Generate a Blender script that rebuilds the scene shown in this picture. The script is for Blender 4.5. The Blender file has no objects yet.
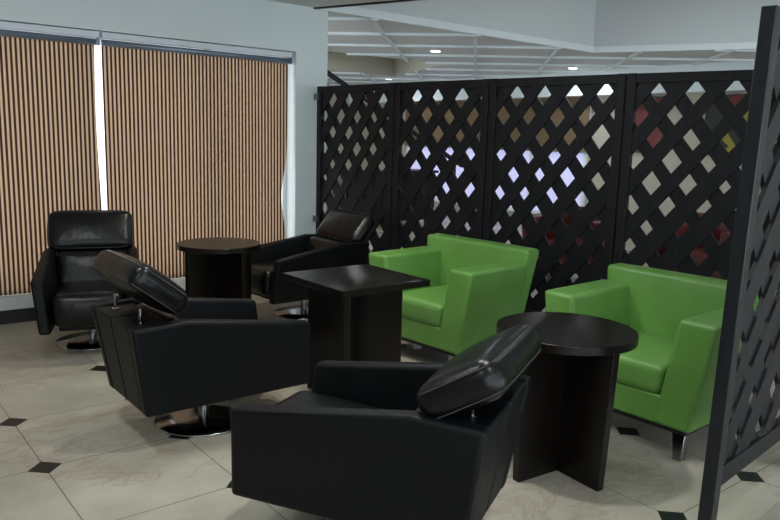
import bpy, bmesh, math, random
from mathutils import Vector, Matrix
from mathutils.geometry import tessellate_polygon
random.seed(11)
S = bpy.context.scene
COL = S.collection
PI = math.pi

# ------------------------------------------------------------------ materials
def lin(c):
    return tuple(((v/255/12.92) if v/255 <= .04045 else ((v/255+.055)/1.055)**2.4) for v in c) + (1,)

def new_mat(name):
    m = bpy.data.materials.new(name); m.use_nodes = True
    nt = m.node_tree
    return m, nt, nt.nodes['Principled BSDF']

def simple(name, col, rough=.5, metal=0, spec=.5, noise=None, bump=None, coat=0):
    m, nt, b = new_mat(name)
    b.inputs['Base Color'].default_value = lin(col)
    b.inputs['Roughness'].default_value = rough
    b.inputs['Metallic'].default_value = metal
    b.inputs['Specular IOR Level'].default_value = spec
    if coat:
        b.inputs['Coat Weight'].default_value = coat
        b.inputs['Coat Roughness'].default_value = .12
    tc = nt.nodes.new('ShaderNodeTexCoord')
    if noise:                       # (scale, second colour, stretch xyz)
        mp = nt.nodes.new('ShaderNodeMapping'); mp.inputs['Scale'].default_value = noise[2]
        nt.links.new(tc.outputs['Object'], mp.inputs['Vector'])
        n = nt.nodes.new('ShaderNodeTexNoise'); n.inputs['Scale'].default_value = noise[0]; n.inputs['Detail'].default_value = 6
        nt.links.new(mp.outputs[0], n.inputs['Vector'])
        r = nt.nodes.new('ShaderNodeValToRGB')
        r.color_ramp.elements[0].position = .35; r.color_ramp.elements[1].position = .7
        r.color_ramp.elements[0].color = lin(col); r.color_ramp.elements[1].color = lin(noise[1])
        nt.links.new(n.outputs['Fac'], r.inputs[0]); nt.links.new(r.outputs[0], b.inputs['Base Color'])
    if bump:                        # (scale, strength, distance)
        n2 = nt.nodes.new('ShaderNodeTexNoise'); n2.inputs['Scale'].default_value = bump[0]; n2.inputs['Detail'].default_value = 4
        nt.links.new(tc.outputs['Object'], n2.inputs['Vector'])
        bp = nt.nodes.new('ShaderNodeBump'); bp.inputs['Strength'].default_value = bump[1]; bp.inputs['Distance'].default_value = bump[2]
        nt.links.new(n2.outputs['Fac'], bp.inputs['Height']); nt.links.new(bp.outputs[0], b.inputs['Normal'])
    return m

def emit(name, col, strength):
    m, nt, b = new_mat(name)
    b.inputs['Base Color'].default_value = lin(col)
    b.inputs['Emission Color'].default_value = lin(col)
    b.inputs['Emission Strength'].default_value = strength
    return m

M = {}
M['black_leather'] = simple('black_leather', (5, 8, 11), .50, spec=.2, noise=(5, (9, 13, 17), (1, 1, 1)), bump=(14, .25, .012))
M['black_cushion'] = simple('black_cushion', (6, 8, 10), .31, spec=.32, noise=(6, (9, 12, 14), (1, 1, 1)), bump=(9, .42, .015))
M['green_leather'] = simple('green_leather', (96, 146, 66), .40, noise=(4, (108, 158, 78), (1, 1, 1)), bump=(11, .2, .010))
M['red_leather'] = simple('red_leather', (84, 18, 18), .45, bump=(11, .2, .01))
M['chrome'] = simple('chrome', (150, 152, 155), .16, metal=1)
M['dull_metal'] = simple('dull_metal', (120, 128, 132), .35, metal=.7)
M['dark_wood'] = simple('dark_wood', (12, 9, 7), .30, spec=.32, noise=(5, (20, 14, 11), (1, 14, 1)), bump=(60, .05, .002))
M['table_edge'] = simple('table_edge', (33, 26, 22), .4)
M['lattice_wood'] = simple('lattice_wood', (14, 15, 19), .52, spec=.32, noise=(7, (27, 28, 34), (6, 6, 1)), bump=(45, .25, .003))
M['post_wood'] = simple('post_wood', (17, 20, 25), .30, spec=.4, noise=(7, (27, 31, 37), (8, 8, 1)), bump=(45, .15, .002))
M['white_wall'] = simple('white_wall', (216, 228, 231), .7, bump=(60, .05, .002))
M['ceiling_paint'] = simple('ceiling_paint', (214, 218, 220), .75)
M['coffer_paint'] = simple('coffer_paint', (206, 212, 214), .75)
M['white_trim'] = simple('white_trim', (226, 236, 240), .5)
M['back_wall'] = simple('back_wall', (176, 173, 158), .8)
M['sill_paint'] = simple('sill_paint', (196, 202, 200), .5)
M['black_base'] = simple('black_base', (18, 18, 20), .4)
M['aluminium'] = simple('aluminium', (128, 142, 158), .35, metal=.4)
M['headbox'] = simple('headbox', (214, 222, 232), .4)
M['taupe'] = simple('taupe', (112, 92, 66), .8)
M['daylight'] = emit('daylight', (250, 252, 255), 1.7)
M['far_daylight'] = emit('far_daylight', (206, 206, 250), .48)
M['lamp'] = emit('lamp', (255, 252, 244), 9)
M['glue_black'] = simple('glue_black', (10, 10, 10), .7)
M['thread'] = simple('thread', (60, 60, 58), .7)

def floor_mat():
    m, nt, b = new_mat('marble_tiles')
    N = nt.nodes.new; L = nt.links.new
    tc = N('ShaderNodeTexCoord'); sp = N('ShaderNodeSeparateXYZ'); L(tc.outputs['Object'], sp.inputs[0])
    def mth(op, a, bb=None):
        n = N('ShaderNodeMath'); n.operation = op
        for i, v in enumerate((a, bb)):
            if v is None: continue
            if isinstance(v, (int, float)): n.inputs[i].default_value = v
            else: L(v, n.inputs[i])
        return n.outputs[0]
    def fold(o):
        f = mth('FRACT', mth('ADD', mth('DIVIDE', o, .6), 100.5))
        return mth('MULTIPLY', mth('ABSOLUTE', mth('SUBTRACT', f, .5)), .6)
    fx, fy = fold(sp.outputs[0]), fold(sp.outputs[1])
    dia = mth('LESS_THAN', mth('ADD', fx, fy), .069)
    grout = mth('LESS_THAN', mth('MINIMUM', fx, fy), .0022)
    # marble body
    n1 = N('ShaderNodeTexNoise'); n1.inputs['Scale'].default_value = 2.2; n1.inputs['Detail'].default_value = 8; n1.inputs['Roughness'].default_value = .62
    L(tc.outputs['Object'], n1.inputs['Vector'])
    r1 = N('ShaderNodeValToRGB'); r1.color_ramp.elements[0].position = .3; r1.color_ramp.elements[1].position = .72
    r1.color_ramp.elements[0].color = lin((154, 150, 136)); r1.color_ramp.elements[1].color = lin((188, 184, 168))
    L(n1.outputs['Fac'], r1.inputs[0])
    mp = N('ShaderNodeMapping'); mp.inputs['Rotation'].default_value = (0, 0, .7); mp.inputs['Scale'].default_value = (1.2, 2.8, 1)
    L(tc.outputs['Object'], mp.inputs['Vector'])
    n2 = N('ShaderNodeTexNoise'); n2.inputs['Scale'].default_value = 2.0; n2.inputs['Detail'].default_value = 9; n2.inputs['Roughness'].default_value = .7; n2.inputs['Distortion'].default_value = 1.4
    L(mp.outputs[0], n2.inputs['Vector'])
    v = mth('ABSOLUTE', mth('SUBTRACT', n2.outputs['Fac'], .5))
    r2 = N('ShaderNodeValToRGB'); r2.color_ramp.elements[0].position = 0; r2.color_ramp.elements[1].position = .035
    r2.color_ramp.elements[0].color = (.55, .55, .55, 1); r2.color_ramp.elements[1].color = (0, 0, 0, 1)
    L(v, r2.inputs[0])
    n3 = N('ShaderNodeTexNoise'); n3.inputs['Scale'].default_value = 1.3; L(tc.outputs['Object'], n3.inputs['Vector'])
    pat = mth('GREATER_THAN', n3.outputs['Fac'], .50)
    vf = mth('MULTIPLY', r2.outputs[0], mth('ADD', mth('MULTIPLY', pat, .75), .12))
    def mix(fac, a, col):
        x = N('ShaderNodeMix'); x.data_type = 'RGBA'
        L(fac, x.inputs[0]); L(a, x.inputs[6]); x.inputs[7].default_value = lin(col)
        return x.outputs[2]
    c = mix(vf, r1.outputs[0], (140, 116, 102))
    c = mix(grout, c, (92, 88, 78))
    c = mix(dia, c, (24, 26, 28))
    L(c, b.inputs['Base Color'])
    b.inputs['Roughness'].default_value = .36
    b.inputs['Specular IOR Level'].default_value = .4
    return m
M['floor'] = floor_mat()

def blind_mat():
    m, nt, b = new_mat('striped_blind')
    N = nt.nodes.new; L = nt.links.new
    tc = N('ShaderNodeTexCoord'); sp = N('ShaderNodeSeparateXYZ'); L(tc.outputs['Object'], sp.inputs[0])
    d = N('ShaderNodeMath'); d.operation = 'DIVIDE'; L(sp.outputs[0], d.inputs[0]); d.inputs[1].default_value = .0318
    f = N('ShaderNodeMath'); f.operation = 'FRACT'; L(d.outputs[0], f.inputs[0])
    r = N('ShaderNodeValToRGB'); e = r.color_ramp.elements
    e[0].position = 0; e[0].color = lin((82, 63, 50)); e[1].position = 1; e[1].color = lin((82, 63, 50))
    for p, c in ((.42, (82, 63, 50)), (.50, (206, 186, 165)), (.92, (206, 186, 165))):
        x = e.new(p); x.color = lin(c)
    L(f.outputs[0], r.inputs[0])
    L(r.outputs[0], b.inputs['Base Color'])
    b.inputs['Roughness'].default_value = .8
    return m
M['blind'] = blind_mat()

def painting_mat():
    m, nt, b = new_mat('abstract_canvas')
    N = nt.nodes.new; L = nt.links.new
    tc = N('ShaderNodeTexCoord')
    v = N('ShaderNodeTexVoronoi'); v.inputs['Scale'].default_value = 3.2
    L(tc.outputs['Object'], v.inputs['Vector'])
    r = N('ShaderNodeValToRGB'); r.color_ramp.interpolation = 'CONSTANT'
    e = r.color_ramp.elements
    e[0].position = 0; e[0].color = lin((26, 34, 22)); e[1].position = .3; e[1].color = lin((110, 28, 20))
    x = e.new(.55); x.color = lin((140, 132, 36)); x = e.new(.75); x.color = lin((40, 24, 20))
    sp = N('ShaderNodeSeparateColor'); L(v.outputs['Color'], sp.inputs[0]); L(sp.outputs[0], r.inputs[0])
    L(r.outputs[0], b.inputs['Base Color']); b.inputs['Roughness'].default_value = .6
    return m
M['canvas'] = painting_mat()
M['red_canvas'] = simple('red_canvas', (88, 26, 20), .6, noise=(4, (120, 40, 26), (1, 1, 1)))

# ------------------------------------------------------------------ mesh helpers
def finish(name, bm, mat, parent=None, smooth=False, bevel=0, seg=2):
    bmesh.ops.recalc_face_normals(bm, faces=bm.faces)
    me = bpy.data.meshes.new(name); bm.to_mesh(me); bm.free()
    me.materials.append(M[mat])
    if smooth:
        for p in me.polygons: p.use_smooth = True
    o = bpy.data.objects.new(name, me); COL.objects.link(o)
    if parent: o.parent = parent
    if bevel:
        bv = o.modifiers.new('Bevel', 'BEVEL'); bv.width = bevel; bv.segments = seg; bv.limit_method = 'ANGLE'; bv.angle_limit = math.radians(35)
        bv.harden_normals = False
        for p in me.polygons: p.use_smooth = True
        try:
            me.set_sharp_from_angle(angle=math.radians(50))
        except Exception: pass
    return o

def hexa(bm, pts):          # 8 points: bottom ring 0-3, top ring 4-7
    v = [bm.verts.new(p) for p in pts]
    for f in ((3, 2, 1, 0), (4, 5, 6, 7), (0, 1, 5, 4), (1, 2, 6, 5), (2, 3, 7, 6), (3, 0, 4, 7)):
        bm.faces.new([v[i] for i in f])

def box(bm, a, b):
    (x0, y0, z0), (x1, y1, z1) = a, b
    hexa(bm, [(x0, y0, z0), (x1, y0, z0), (x1, y1, z0), (x0, y1, z0), (x0, y0, z1), (x1, y0, z1), (x1, y1, z1), (x0, y1, z1)])

def prism(bm, poly, d0, d1, fn):    # polygon in 2-D, extruded from d0 to d1; fn(u, v, d) -> xyz
    a = [bm.verts.new(fn(u, v, d0)) for u, v in poly]
    b = [bm.verts.new(fn(u, v, d1)) for u, v in poly]
    n = len(poly)
    bm.faces.new(a[::-1]); bm.faces.new(b)
    for i in range(n):
        bm.faces.new([a[i], a[(i+1) % n], b[(i+1) % n], b[i]])

def cyl(bm, c, r, z0, z1, n=32, r1=None):
    r1 = r if r1 is None else r1
    a = [bm.verts.new((c[0]+r*math.cos(2*PI*i/n), c[1]+r*math.sin(2*PI*i/n), z0)) for i in range(n)]
    b = [bm.verts.new((c[0]+r1*math.cos(2*PI*i/n), c[1]+r1*math.sin(2*PI*i/n), z1)) for i in range(n)]
    bm.faces.new(a[::-1]); bm.faces.new(b)
    for i in range(n): bm.faces.new([a[i], a[(i+1) % n], b[(i+1) % n], b[i]])

def lathe(bm, prof, n=48):
    rings = []
    for r, z in prof:
        rings.append([bm.verts.new((r*math.cos(2*PI*i/n), r*math.sin(2*PI*i/n), z)) for i in range(n)])
    for a, b in zip(rings, rings[1:]):
        for i in range(n): bm.faces.new([a[i], a[(i+1) % n], b[(i+1) % n], b[i]])
    bm.faces.new(rings[0][::-1]); bm.faces.new(rings[-1])

def tube(bm, p, q, r, n=10):
    p, q = Vector(p), Vector(q); d = (q-p).normalized()
    u = d.orthogonal().normalized(); w = d.cross(u)
    a = [bm.verts.new(p+r*(u*math.cos(2*PI*i/n)+w*math.sin(2*PI*i/n))) for i in range(n)]
    b = [bm.verts.new(q+r*(u*math.cos(2*PI*i/n)+w*math.sin(2*PI*i/n))) for i in range(n)]
    bm.faces.new(a[::-1]); bm.faces.new(b)
    for i in range(n): bm.faces.new([a[i], a[(i+1) % n], b[(i+1) % n], b[i]])

def cushion(bm, hx, hy, hz, r, crown=(0, 0, 0), warp=None, n=14):
    """a soft rounded box of half sizes hx hy hz with edge radius r; crown puffs out each pair of faces"""
    def stops(h):
        k = [-h, -h+.25*r, -h+.6*r, -h+r]
        m = [(-h+r)+(2*h-2*r)*i/n for i in range(1, n)]
        return k+m+[-v for v in k[::-1]]
    ax = [stops(hx), stops(hy), stops(hz)]
    h = (hx, hy, hz); cache = {}
    def vert(p):
        key = tuple(round(c, 6) for c in p)
        if key in cache: return cache[key]
        q = Vector([max(-(h[i]-r), min(h[i]-r, p[i])) for i in range(3)])
        d = Vector(p)-q
        s = q+d.normalized()*r if d.length > 1e-9 else q
        u = [max(-1, min(1, s[i]/h[i])) for i in range(3)]
        for i in range(3):
            j, k = (i+1) % 3, (i+2) % 3
            s[i] += crown[i]*u[i]*(1-u[j]**2)*(1-u[k]**2)
        if warp: s = Vector(warp(s, u))
        v = bm.verts.new(s); cache[key] = v
        return v
    for i in range(3):
        j, k = (i+1) % 3, (i+2) % 3
        for sgn in (-1, 1):
            A, B = ax[j], ax[k]
            for a in range(len(A)-1):
                for b in range(len(B)-1):
                    quad = []
                    for (x, y) in ((A[a], B[b]), (A[a+1], B[b]), (A[a+1], B[b+1]), (A[a], B[b+1])):
                        p = [0, 0, 0]; p[i] = sgn*h[i]; p[j] = x; p[k] = y
                        quad.append(vert(p))
                    if sgn < 0: quad.reverse()
                    try: bm.faces.new(quad)
                    except ValueError: pass

def ring(bm, pts, r, n=6):      # a closed tube round a loop lying in a plane x = const
    rows = []
    m = len(pts)
    for i, p in enumerate(pts):
        t = (pts[(i+1) % m]-pts[i-1]).normalized(); o = t.cross(Vector((1, 0, 0)))
        rows.append([bm.verts.new(p+r*(o*math.cos(2*PI*k/n)+Vector((1, 0, 0))*math.sin(2*PI*k/n))) for k in range(n)])
    for i in range(m):
        a, c = rows[i], rows[(i+1) % m]
        for k in range(n): bm.faces.new([a[k], a[(k+1) % n], c[(k+1) % n], c[k]])

def tag(o, label, cat, group=None, kind=None):
    if label: o['label'] = label
    if cat: o['category'] = cat
    if group: o['group'] = group
    if kind: o['kind'] = kind
    return o

def empty(name, loc, rz=0):
    o = bpy.data.objects.new(name, None); COL.objects.link(o)
    o.empty_display_size = .1; o.location = loc; o.rotation_euler = (0, 0, rz)
    return o

def struct(name, bm, mat, parent=None, **k):
    o = finish(name, bm, mat, parent, **k)
    if not parent: o['kind'] = 'structure'
    return o

def children(o): return [c for c in bpy.data.objects if c.parent == o]
def copy_tree(o, parent=None):
    c = o.copy(); COL.objects.link(c)
    if parent: c.parent = parent
    for ch in children(o): copy_tree(ch, c)
    return c

# ------------------------------------------------------------------ the room
ZC = 2.52
b = bmesh.new(); box(b, (-4, -7, -.05), (9.6, 10.2, 0)); struct('floor', b, 'floor')

# wall with the blinds: a window opening x0..x1, z0..z1
WY = 2.0
WX0, WX1, WZ0, WZ1 = -1.2, 2.785, .195, 2.125
b = bmesh.new()
box(b, (-4, WY, 0), (WX0, WY+.22, ZC)); box(b, (WX1, WY, 0), (3.115, WY+.22, ZC))
box(b, (WX0, WY, 0), (WX1, WY+.22, WZ0)); box(b, (WX0, WY, WZ1), (WX1, WY+.22, ZC))
struct('wall_left', b, 'white_wall')
b = bmesh.new(); box(b, (-4, WY-.012, 0), (3.045, WY, .098)); struct('baseboard_left', b, 'black_base')
b = bmesh.new(); box(b, (WX0-.03, WY-.02, .1), (1.74+1.0, WY+.2, .196)); struct('trim_1', b, 'sill_paint', bevel=.006)

# window behind the blinds
w = empty('window_1', (0, WY+.2, 0)); w['kind'] = 'structure'
b = bmesh.new()
for x in (WX0, -.08, 1.0, 2.0, WX1-.04): box(b, (x, -.04, WZ0), (x+.05, .0, WZ1))
for z in (WZ0, WZ1-.05): box(b, (WX0, -.04, z), (WX1, 0, z+.05))
finish('window_frame', b, 'white_trim', w)
b = bmesh.new(); box(b, (WX0, -.012, WZ0), (WX1, -.004, WZ1)); finish('pane', b, 'daylight', w)

# outer walls
b = bmesh.new(); box(b, (-4.2, -7, 0), (-4, 2.22, 3.6)); struct('wall_front', b, 'back_wall')
b = bmesh.new(); box(b, (9.4, -7, 0), (9.6, 10.2, 3.6)); struct('wall_back', b, 'back_wall')
b = bmesh.new(); box(b, (3.045, 10, 0), (9.4, 10.2, 3.6)); struct('wall_far', b, 'back_wall')
# bulkhead over the back wall
b = bmesh.new(); box(b, (9.0, -7, 2.14), (9.4, 10, ZC)); struct('trim_2', b, 'white_trim')

# ceiling with a raised coffer and a second recess beyond
outer = [(-4, -7), (9.6, -7), (9.6, 10.2), (-4, 10.2)]
coffer = [(2.97, 2.0), (7.08, 2.06), (10.1, -4.1), (9.3, -6.5), (5.3, -6.5)]
coffer = [(2.97, 2.0), (7.08, 2.06), (9.35, -2.6), (9.35, -6.5), (6.0, -6.5)]
recess = [(4.55, 4.7), (7.0, 4.7), (7.9, 7.0), (4.55, 7.0)]
b = bmesh.new()
loops = [[Vector((x, y, 0)) for x, y in lp] for lp in (outer, coffer, recess)]
flat = [p for lp in loops for p in lp]
vs = [b.verts.new((p.x, p.y, ZC)) for p in flat]
for t in tessellate_polygon(loops):
    try: b.faces.new([vs[i] for i in t])
    except ValueError: pass
struct('ceiling', b, 'ceiling_paint')
def lid(name, poly, h, mat):
    b = bmesh.new(); n = len(poly)
    lo = [b.verts.new((x, y, ZC)) for x, y in poly]; hi = [b.verts.new((x, y, ZC+h)) for x, y in poly]
    b.faces.new(hi)
    for i in range(n): b.faces.new([lo[i], lo[(i+1) % n], hi[(i+1) % n], hi[i]])
    struct(name, b, mat)
lid('trim_3', coffer, .95, 'coffer_paint')
lid('trim_4', recess, .35, 'back_wall')
# cornice strip along the coffer edge
def along(bm, p, q, w, z0, z1):
    p, q = Vector(p), Vector(q); d = (q-p).normalized(); n = Vector((-d.y, d.x))*w/2
    hexa(bm, [(*(p-n), z0), (*(q-n), z0), (*(q+n), z0), (*(p+n), z0), (*(p-n), z1), (*(q-n), z1), (*(q+n), z1), (*(p+n), z1)])
b = bmesh.new()
for i in (0, 1): along(b, coffer[i], coffer[i+1], .05, ZC-.012, ZC+.06)
struct('trim_5', b, 'white_trim')
b = bmesh.new(); along(b, (2.97, 2.0), (6.0, -6.5), .03, ZC-.012, ZC+.02); struct('soffit_shade_strip', b, 'black_base')  # black strip stands in for the shade in the soffit-edge gap

# ceiling battens on a diagonal grid
def inside(p, poly):
    c = False; n = len(poly)
    for i in range(n):
        (x0, y0), (x1, y1) = poly[i], poly[(i+1) % n]
        if (y0 > p[1]) != (y1 > p[1]) and p[0] < (x1-x0)*(p[1]-y0)/(y1-y0)+x0: c = not c
    return c
def ok(p): return 3.1 < p[0] < 9.0 and -6.5 < p[1] < 9.9 and (p[1] > 2.0 or p[0] > 6.5) and not inside(p, coffer) and not inside(p, recess)
b = bmesh.new(); PITCH = .99
r2 = math.sqrt(.5)
for (du, dv) in (((r2, r2), (r2, -r2)), ((r2, -r2), (r2, r2))):
    for k in range(-12, 13):
        o0 = Vector((4.34+dv[0]*k*PITCH, 2.76+dv[1]*k*PITCH)); run = None
        for s in range(-500, 501):
            p = (o0.x+du[0]*s*.025, o0.y+du[1]*s*.025)
            g = ok(p)
            if g and run is None: run = p
            if run is not None and (not g):
                if (Vector(p)-Vector(run)).length > .1: along(b, run, p, .032, ZC-.028, ZC)
                run = None
struct('trim_7', b, 'white_trim')

# ------------------------------------------------------------------ blinds
def blind(name, x0, x1, label, wav):
    t = empty(name, (x0, WY+.055, 0))
    W = x1-x0; z0, z1 = .198, 2.035
    b = bmesh.new(); nx, nz = 160, 40
    front = []
    for j in range(nz+1):
        row = []
        z = z0+(z1-z0)*j/nz
        for i in range(nx+1):
            u = i/nx
            x = u*W
            if u > .93: x += wav(z)*(u-.93)/.07
            y = .004*math.sin(u*W*9.1+.6)+.007*math.sin(u*W*3.3+z*.8)
            row.append(b.verts.new((x, y, z)))
        front.append(row)
    for j in range(nz):
        for i in range(nx): b.faces.new([front[j][i], front[j][i+1], front[j+1][i+1], front[j+1][i]])
    bmesh.ops.solidify(b, geom=b.faces[:], thickness=.004)
    finish('fabric', b, 'blind', t, smooth=True)
    b = bmesh.new(); tube(b, (0, 0, 2.045), (W, 0, 2.045), .024, 16); finish('roller', b, 'aluminium', t, smooth=True)
    b = bmesh.new(); box(b, (-.01, -.045, 2.072), (W+.012, .03, 2.118)); finish('head_rail', b, 'headbox', t, bevel=.004)
    b = bmesh.new(); box(b, (W+.008, -.045, 2.02), (W+.02, .02, 2.118)); finish('bracket', b, 'aluminium', t)
    tag(t, label, 'blind', 'striped blinds over the window')
    return t
blind('striped_blind', -1.15, 1.088, 'beige and brown vertically striped blind hanging at the left, behind the facing black armchair', lambda z: .01*math.sin(z*3)-.006)
blind('striped_blind', 1.13, 2.738, 'beige and brown vertically striped blind hanging at the right, behind the farthest round table', lambda z: -.055*math.exp(-((z-.86)/.25)**2)-.02*(2.03-z)/1.8)

# ------------------------------------------------------------------ swivel armchair (front = +x)
SH = dict(Ft=(.430, .502), Fb=(.455, .174), Bb=(-.374, .166), Bm=(-.20, .590), Bt=(-.440, .578))
def yo(z): return .266+.038*(z-.178)/.35
def swivel():
    root = empty('swivel_armchair', (0, 0, 0))
    prof = [SH['Fb'], SH['Ft'], SH['Bm'], SH['Bt'], SH['Bb']]
    for s in (-1, 1):
        b = bmesh.new()
        prism(b, prof, 0, 1, lambda x, z, d: (x, s*(yo(z)*(1+.05*x/.43)-.068*(1-d)), z))
        finish('armrest', b, 'black_leather', root, bevel=.016, seg=3)
    # shell of the back between the arms, with a centre seam
    for s in (-1, 1):
        b = bmesh.new()
        pr = [(-.372, .170), (-.436, .574), (-.250, .574), (-.150, .34), (-.150, .182)]
        prism(b, pr, 0, 1, lambda x, z, d: (x, s*(.001+(yo(z)*(1+.05*x/.43)-.066)*d), z))
        finish('back_shell', b, 'black_leather', root, bevel=.010, seg=3)
    # back cushion
    b = bmesh.new(); cushion(b, .055, .222, .135, .045, (.018, 0, 0))
    o = finish('back_cushion', b, 'black_cushion', root, smooth=True)
    o.location = (-.195, 0, .448); o.rotation_euler = (0, math.radians(-20), 0)
    # seat cushion, rounded nose, sagging to the back
    b = bmesh.new()
    def wz(s, u): return (s.x, s.y*(1-.02*(1-u[2])), s.z+.018*u[0])
    cushion(b, .318, .205, .104, .050, (.018, 0, .014), wz)
    o = finish('seat_cushion', b, 'black_cushion', root, smooth=True); o.location = (.150, 0, .298)
    b = bmesh.new(); box(b, (-.35, -.172, .18), (.40, .172, .222)); finish('seat_base', b, 'black_leather', root, bevel=.008)
    # chrome foot
    b = bmesh.new(); lathe(b, [(.232, 0), (.236, .004), (.232, .010), (.12, .016), (.04, .022)], 64); finish('foot_disc', b, 'chrome', root, smooth=True)
    b = bmesh.new(); cyl(b, (0, 0), .026, .02, .182, 24); finish('column', b, 'chrome', root, bevel=.002)
    # headrest with its two pins
    b = bmesh.new(); cushion(b, .060, .272, .143, .048, (.020, .010, .010))
    h = finish('headrest', b, 'black_cushion', root, smooth=True)
    for sx in (-1, 1):                       # stitched seams round the rim
        b = bmesh.new()
        x = sx*.042; pts = []
        for i in range(72):
            a = 2*PI*i/72; c, s_ = math.cos(a), math.sin(a)
            e = 7
            k = (abs(c/.270)**e+abs(s_/.141)**e)**(-1/e)
            pts.append(Vector((x, k*c, k*s_)))
        ring(b, pts, .0020)
        finish('stitching', b, 'thread', h)
    for s in (-1, 1):
        b = bmesh.new(); cyl(b, (0, 0), .007, -.03, .06, 12); cyl(b, (0, 0), .016, -.014, -.004, 16)
        p = finish('pin', b, 'chrome', root, smooth=False); p.location = (-.358, s*.165, .580)
    return root
def place_headrest(root, x, z, tilt):
    for c in children(root):
        if c.name.startswith('headrest'):
            c.location = (x, 0, z); c.rotation_euler = (0, math.radians(tilt), 0)

A = swivel()
chairs = [
    ((.824, -1.848), 2.053, (-.338, .668, -59), 'black leather swivel armchair nearest the viewer, seen from behind its arm, padded headrest tipped back'),
    ((.765, -.472), .0, (-.300, .728, -52), 'black leather swivel armchair turned right, its back to us, black floor diamond by its foot'),
    ((.742, 1.222), -1.90, (-.335, .700, -30), 'black leather swivel armchair facing us in front of the left striped blind'),
    ((2.352, 1.150), 3.178, (-.405, .665, -42), 'black leather swivel armchair facing left in the corner by the lattice screen and white wall'),
]
for i, ((x, y), t, hr, lab) in enumerate(chairs):
    o = A if i == 0 else copy_tree(A)
    o.location = (x, y, 0); o.rotation_euler = (0, 0, t)
    tag(o, lab, 'armchair', 'black swivel armchairs')
    place_headrest(o, *hr)

# ------------------------------------------------------------------ green tub armchair (front = +x)
def tub(mat='green_leather', name='leather_armchair'):
    root = empty(name, (0, 0, 0))
    za, zb, z0, xf, xb = .646, .735, .134, .342, -.34
    def yo2(z): return .380+.084*(z-z0)/(za-z0)
    for s in (-1, 1):
        b = bmesh.new()
        P = lambda x, z, d: (x, s*(yo2(z)-(.180)*(1-d)), z)
        prism(b, [(xf, z0), (xf, za), (-.20, za+.004), (-.17, z0)], 0, 1, P)
        finish('armrest', b, mat, root, bevel=.022, seg=4)
    b = bmesh.new()
    def wb(s, u): return (s.x-.035*(u[2]), s.y*(1+.10*u[2]), s.z)
    cushion(b, .066, .412, (zb-z0)/2, .026, (.012, 0, .004), wb)
    o = finish('backrest', b, mat, root, smooth=True); o.location = (xb+.115, 0, (zb+z0)/2)
    b = bmesh.new(); cushion(b, .265, .222, .074, .036, (.006, 0, .014), lambda s, u: (s.x, s.y*(1+.05*u[2]), s.z))
    o = finish('seat_cushion', b, mat, root, smooth=True); o.location = (.072, 0, .336)
    b = bmesh.new(); hexa(b, [(-.15, -.22, z0), (xf-.012, -.22, z0), (xf-.012, .22, z0), (-.15, .22, z0), (-.15, -.24, .27), (xf-.012, -.24, .27), (xf-.012, .24, .27), (-.15, .24, .27)])
    finish('seat_base', b, mat, root, bevel=.008)
    b = bmesh.new(); box(b, (-.2, -.36, z0-.014), (xf-.01, .36, z0+.002)); finish('underside', b, 'glue_black', root)
    for sx in (-1, 1):
        for s in (-1, 1):
            b = bmesh.new()
            cx, cy = (.292 if sx > 0 else -.16), s*.325
            ox, oy = sx*.030, s*.012
            hexa(b, [(cx+ox-.020, cy+oy-.020, 0), (cx+ox+.020, cy+oy-.020, 0), (cx+ox+.020, cy+oy+.020, 0), (cx+ox-.020, cy+oy+.020, 0),
                     (cx-.032, cy-.032, z0-.012), (cx+.032, cy-.032, z0-.012), (cx+.032, cy+.032, z0-.012), (cx-.032, cy+.032, z0-.012)])
            finish('leg', b, 'chrome', root, bevel=.003)
    return root
G = tub()
G.location = (2.574, -.319, 0); G.rotation_euler = (0, 0, -3.082)
tag(G, 'green leather armchair behind the square table, the left one of the two', 'armchair', 'green leather armchairs')
G2 = copy_tree(G)
G2.location = (2.617, -1.781, 0); G2.rotation_euler = (0, 0, -3.115)
tag(G2, 'green leather armchair behind the nearest round table, beside the tall dark screen post', 'armchair', 'green leather armchairs')

# ------------------------------------------------------------------ tables
def cross_base(root, L, h, rot, taper=0):
    for a in (rot, rot+PI/2):
        b = bmesh.new(); c, s = math.cos(a), math.sin(a); t = .018
        def P(u, v, z): return (c*u-s*v, s*u+c*v, z)
        lb = L-taper
        if a == rot:
            hexa(b, [P(-lb, -t, 0), P(lb, -t, 0), P(lb, t, 0), P(-lb, t, 0), P(-L, -t, h), P(L, -t, h), P(L, t, h), P(-L, t, h)])
        else:
            for s0 in (-1, 1):
                i, o_, ob = s0*t, s0*L, s0*lb
                hexa(b, [P(i, -t, 0), P(ob, -t, 0), P(ob, t, 0), P(i, t, 0), P(i, -t, h), P(o_, -t, h), P(o_, t, h), P(i, t, h)])
        finish('base_panel', b, 'dark_wood', root, bevel=.002)
def round_table(loc, R, H, rot, label, taper=0):
    t = empty('round_table', (*loc, 0))
    b = bmesh.new(); cyl(b, (0, 0), R, H-.036, H, 72); finish('tabletop', b, 'dark_wood', t, bevel=.003)
    cross_base(t, .272, H-.036, rot, taper)
    tag(t, label, 'table', 'dark round side tables')
    return t
round_table((1.775, -1.86), .292, .630, math.radians(-5), 'dark brown round side table nearest the viewer, in front of a green armchair', .03)
round_table((1.54, .96), .285, .645, math.radians(12), 'dark brown round side table farthest back, in front of the striped blinds')
t = empty('square_table', (1.625, -.55, 0))
b = bmesh.new(); box(b, (-.29, -.29, .615), (.29, .29, .65)); finish('tabletop', b, 'dark_wood', t, bevel=.002)
cross_base(t, .26, .615, math.radians(45))
tag(t, 'dark brown square side table standing in the middle of the seating group', 'table')

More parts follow.
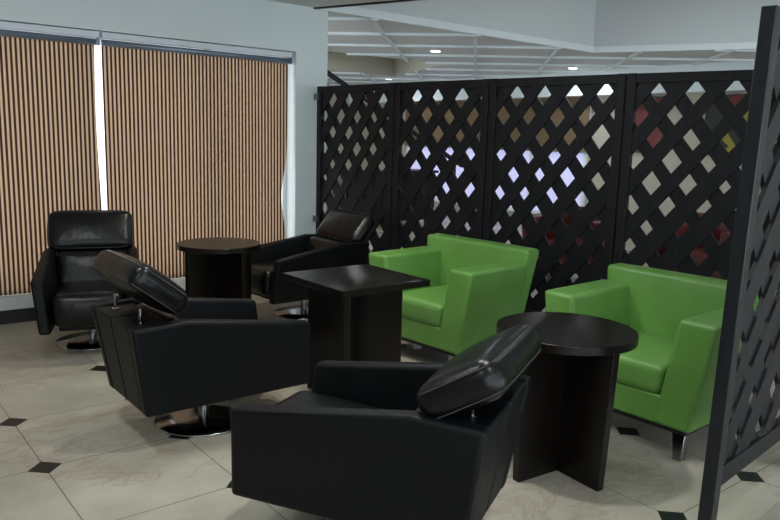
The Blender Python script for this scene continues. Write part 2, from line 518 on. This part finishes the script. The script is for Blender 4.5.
# ------------------------------------------------------------------ lattice screens
def clip(poly, x0, x1, y0, y1):
    for (ax, lim, sg) in ((0, x0, 1), (0, x1, -1), (1, y0, 1), (1, y1, -1)):
        out = []
        for i in range(len(poly)):
            p, q = poly[i], poly[(i+1) % len(poly)]
            fp, fq = sg*(p[ax]-lim), sg*(q[ax]-lim)
            if fp >= 0: out.append(p)
            if (fp >= 0) != (fq >= 0):
                t = fp/(fp-fq); out.append((p[0]+(q[0]-p[0])*t, p[1]+(q[1]-p[1])*t))
        poly = out
        if not poly: return []
    return poly
def screen(p, q, z_rail, H, label, seed, mat='lattice_wood', hperiod=.216, vperiod=.272, swt=.070, swb=.118, postw=.055, rail=.06, brackets=False, pmat=None, jit=.010):
    rnd = random.Random(seed)
    p, q = Vector(p), Vector(q); d = q-p; W = d.length; a = math.atan2(d.y, d.x)
    t = empty('lattice_screen', (p.x, p.y, 0), a)
    T = .024
    for u in (0, W-postw):
        b = bmesh.new(); box(b, (u, -T, 0), (u+postw, T, H)); finish('post', b, pmat or mat, t, bevel=.003)
    for nm, z0, z1 in (('top_rail', H-rail, H-.002), ('bottom_rail', z_rail, z_rail+.075)):
        b = bmesh.new(); box(b, (postw, -T*.8, z0), (W-postw, T*.8, z1)); finish(nm, b, mat, t, bevel=.002)
    b = bmesh.new()
    x0, x1, y0, y1 = postw-.004, W-postw+.004, z_rail+.05, H-rail+.004
    ang = math.atan2(vperiod, hperiod)
    for sg in (1, -1):
        tan = sg*math.tan(ang)
        k = -14
        off = rnd.uniform(-.02, .02)
        while k < 22:
            j = rnd.uniform(-jit, jit)*1.6; wr = 1+rnd.uniform(-.14, .16); dt = rnd.uniform(-.025, .025)
            xc = k*hperiod+off+j                # at z = H
            zz0, zz1 = y0-.3, y1+.3
            f = lambda z: xc+(z-H)/(tan)*(1+dt)
            w0, w1 = (v_/2/math.sin(ang)*wr for v_ in (swb, swt))
            poly = [(f(zz0)-w0, zz0), (f(zz0)+w0, zz0), (f(zz1)+w1, zz1), (f(zz1)-w1, zz1)]
            c = clip(poly, x0, x1, y0, y1)
            if len(c) > 2:
                d0, d1 = (-.013, .003) if sg > 0 else (-.003, .013)
                prism(b, c, d0, d1, lambda u, v, w_: (u, w_, v))
            k += 1
    finish('lattice', b, mat, t)
    if brackets:
        for z in (.62, 1.72):
            b = bmesh.new(); box(b, (-.035, -.032, z), (.03, -.0245, z+.055)); cyl(b, (0, -.035), .008, z+.01, z+.045, 10); finish('hinge', b, 'dull_metal', t)
    tag(t, label, 'screen', 'black lattice screen panels')
    return t
NODES = [(2.995, 1.955), (3.08, .95), (3.23, .05), (3.40, -.965), (3.62, -1.92)]
LAB = ['black wooden lattice screen panel hinged to the end of the white wall',
       'black wooden lattice screen panel second from the white wall, left of the first green armchair',
       'black wooden lattice screen panel third from the white wall, between the two green armchairs',
       'black wooden lattice screen panel fourth from the white wall, directly behind the right green armchair']
for i in range(4):
    p, q = Vector(NODES[i]), Vector(NODES[i+1]); d = (q-p).normalized()*.006
    screen(p+d, q-d, .14, 1.838, LAB[i], 40+i, brackets=(i == 0))
near = screen((1.705, -2.562), (2.665, -2.462), .21, 1.84, 'black wooden lattice screen panel nearest the viewer at the right edge, seen almost edge-on', 77, pmat='post_wood', jit=.008, swt=.085, swb=.095)
near.rotation_euler.x = math.radians(1.1)

# ------------------------------------------------------------------ beyond the screen
R = tub('red_leather', 'leather_armchair')
reds = [((5.5, .95), -2.9, 'dark red leather armchair behind the third lattice panel'),
        ((6.1, -.25), -3.3, 'dark red leather armchair behind the fourth lattice panel, left one'),
        ((5.6, -1.3), -3.0, 'dark red leather armchair behind the fourth lattice panel, near the tall post')]
for i, ((x, y), a, lab) in enumerate(reds):
    o = R if i == 0 else copy_tree(R)
    o.location = (x, y, 0); o.rotation_euler = (0, 0, a)
    tag(o, lab, 'armchair', 'red armchairs behind the screen')

# far window with half-lowered taupe blinds
fw = empty('window_2', (9.39, 0, 0)); fw['kind'] = 'structure'
b = bmesh.new()
for y in (3.75, 4.9, 6.05, 7.2, 8.3): box(b, (-.05, y-.03, .2), (0, y+.03, 2.1))
box(b, (-.05, 3.75, .15), (0, 8.3, .21)); finish('window_frame', b, 'white_trim', fw)
b = bmesh.new(); box(b, (-.02, 3.78, .2), (-.008, 8.3, 1.3)); finish('pane', b, 'far_daylight', fw)
t = empty('roller_blind', (9.3, 6.0, 0))
b = bmesh.new(); box(b, (0, -2.3, 1.25), (.01, 2.35, 2.14)); finish('fabric', b, 'taupe', t)
b = bmesh.new(); tube(b, (.005, -2.3, 1.25), (.005, 2.35, 1.25), .012); finish('bottom_bar', b, 'aluminium', t)
tag(t, 'taupe roller blind half lowered over the far window behind the lattice', 'blind')
def picture(y0, y1, z0, z1, label, mat='canvas'):
    t = empty('painting', (9.37, (y0+y1)/2, z0)); w = (y1-y0)/2; h = z1-z0
    b = bmesh.new(); box(b, (0, -w, 0), (.028, w, h)); finish('canvas', b, mat, t)
    b = bmesh.new()
    for a_, c_ in (((-.005, -w-.02, -.02), (.03, w+.02, 0)), ((-.005, -w-.02, h), (.03, w+.02, h+.02)), ((-.005, -w-.02, 0), (.03, -w, h)), ((-.005, w, 0), (.03, w+.02, h))): box(b, a_, c_)
    finish('frame', b, 'black_base', t)
    tag(t, label, 'painting', 'abstract paintings on the back wall')
picture(.85, 1.75, 1.3, 2.1, 'red, yellow and dark green abstract painting seen through the fourth lattice panel, right one')
picture(2.42, 3.0, 1.3, 2.1, 'dark red abstract painting seen through the left edge of the fourth lattice panel', 'red_canvas')
# dark handrail behind the first panel
t = empty('handrail', (4.2, 4.0, 0))
b = bmesh.new(); tube(b, (0, 0, 2.285), (2.6, 0, 1.03), .032, 12); finish('rail', b, 'lattice_wood', t, smooth=True)
for x in (.15, 2.45):
    b = bmesh.new(); cyl(b, (x, 0), .025, 0, 2.285-1.255*x/2.6, 14); finish('post', b, 'lattice_wood', t)
tag(t, 'dark sloping handrail poking above the lattice beside the white wall', 'handrail')
# dark sideboard behind the first panels
t = empty('sideboard', (6.6, 5.6, 0))
b = bmesh.new(); box(b, (-.9, -.25, .08), (.9, .25, .85)); finish('body', b, 'dark_wood', t)
b = bmesh.new(); box(b, (-.95, -.28, .85), (.95, .28, .89)); finish('top', b, 'dark_wood', t)
for x in (-.8, .8):
    for y in (-.18, .18):
        b = bmesh.new(); box(b, (x-.03, y-.03, 0), (x+.03, y+.03, .08)); finish('leg', b, 'black_base', t)
tag(t, 'dark wooden sideboard behind the left lattice panels', 'sideboard')

# ------------------------------------------------------------------ lamps
def downlight(x, y, z, label):
    t = empty('ceiling_downlight', (x, y, z))
    b = bmesh.new(); lathe(b, [(.058, -.012), (.085, -.010), (.088, 0)], 28); finish('ring', b, 'white_trim', t, smooth=True)
    b = bmesh.new(); cyl(b, (0, 0), .062, -.016, -.011, 24); finish('lens', b, 'lamp', t)
    tag(t, label, 'ceiling light', 'recessed ceiling downlights')
downlight(5.76, 3.5, ZC, 'small round ceiling downlight nearest of the three, above the second lattice panel')
downlight(8.5, 3.46, ZC, 'small round ceiling downlight above the third lattice panel')
downlight(8.2, 7.55, ZC, 'small round ceiling downlight farthest away, low above the first lattice panel')
def lamp(kind, loc, power, col, size=.3, rot=(0, 0, 0), spot=150):
    l = bpy.data.lights.new('lamp', kind); l.energy = power; l.color = col
    if kind == 'AREA': l.shape = 'DISK'; l.size = size
    if kind == 'SPOT': l.spot_size = math.radians(spot); l.spot_blend = 1; l.shadow_soft_size = size
    o = bpy.data.objects.new('lamp', l); COL.objects.link(o); o.location = loc; o.rotation_euler = rot
    return o
lamp('SPOT', (1.75, .75, 2.48), 95, (1, .91, .72), .07, spot=95)
for x, y in ((-.2, -.6), (1.6, -.4), (-1.6, -2.6), (.6, -3.4)):
    lamp('AREA', (x, y, 2.49), 15, (.95, .98, 1), .35)  # added ceiling fill without fixtures, to brighten the blind wall
lamp('SPOT', (1.2, -1.65, 2.48), 85, (1, .97, .92), .05, spot=110)
for x, y in ((5.76, 3.5), (8.5, 3.46), (8.2, 7.55)):
    lamp('AREA', (x, y, 2.46), 13, (.94, .98, 1), .2)

lamp('AREA', (5.8, -.6, 3.42), 26, (.94, .98, 1), .6)  # unseen lamp with no fixture, added to brighten the coffer faces
lamp('AREA', (6.2, 5.8, 2.84), 13, (.94, .98, 1), .2)
# daylight from the open side of the lounge
w = bpy.data.worlds.new('World'); S.world = w; w.use_nodes = True
bg = w.node_tree.nodes['Background']; bg.inputs[0].default_value = (.86, .94, 1.0, 1); bg.inputs[1].default_value = 3.0

# ------------------------------------------------------------------ camera
cam = bpy.data.cameras.new('camera'); co = bpy.data.objects.new('camera', cam); COL.objects.link(co)
F, YAW, PIT, ROL = 732.06, 0.895202186, 0.165211432, 0.0274235
cam.sensor_width = 36; cam.lens = F/780*36; cam.clip_start = .05
f = Vector((math.cos(YAW)*math.cos(PIT), math.sin(YAW)*math.cos(PIT), -math.sin(PIT)))
r = Vector((math.sin(YAW), -math.cos(YAW), 0)); u = r.cross(f)
r_, u_ = math.cos(ROL)*r+math.sin(ROL)*u, -math.sin(ROL)*r+math.cos(ROL)*u
mw = Matrix((r_, u_, -f)).transposed().to_4x4(); mw.translation = (-.6895, -3.7341, 1.4006)
co.matrix_world = mw
S.camera = co
S.view_settings.view_transform = 'Standard'; S.view_settings.look = 'None'
S.view_settings.gamma = 1; S.view_settings.exposure = 0; S.view_settings.use_curve_mapping = False
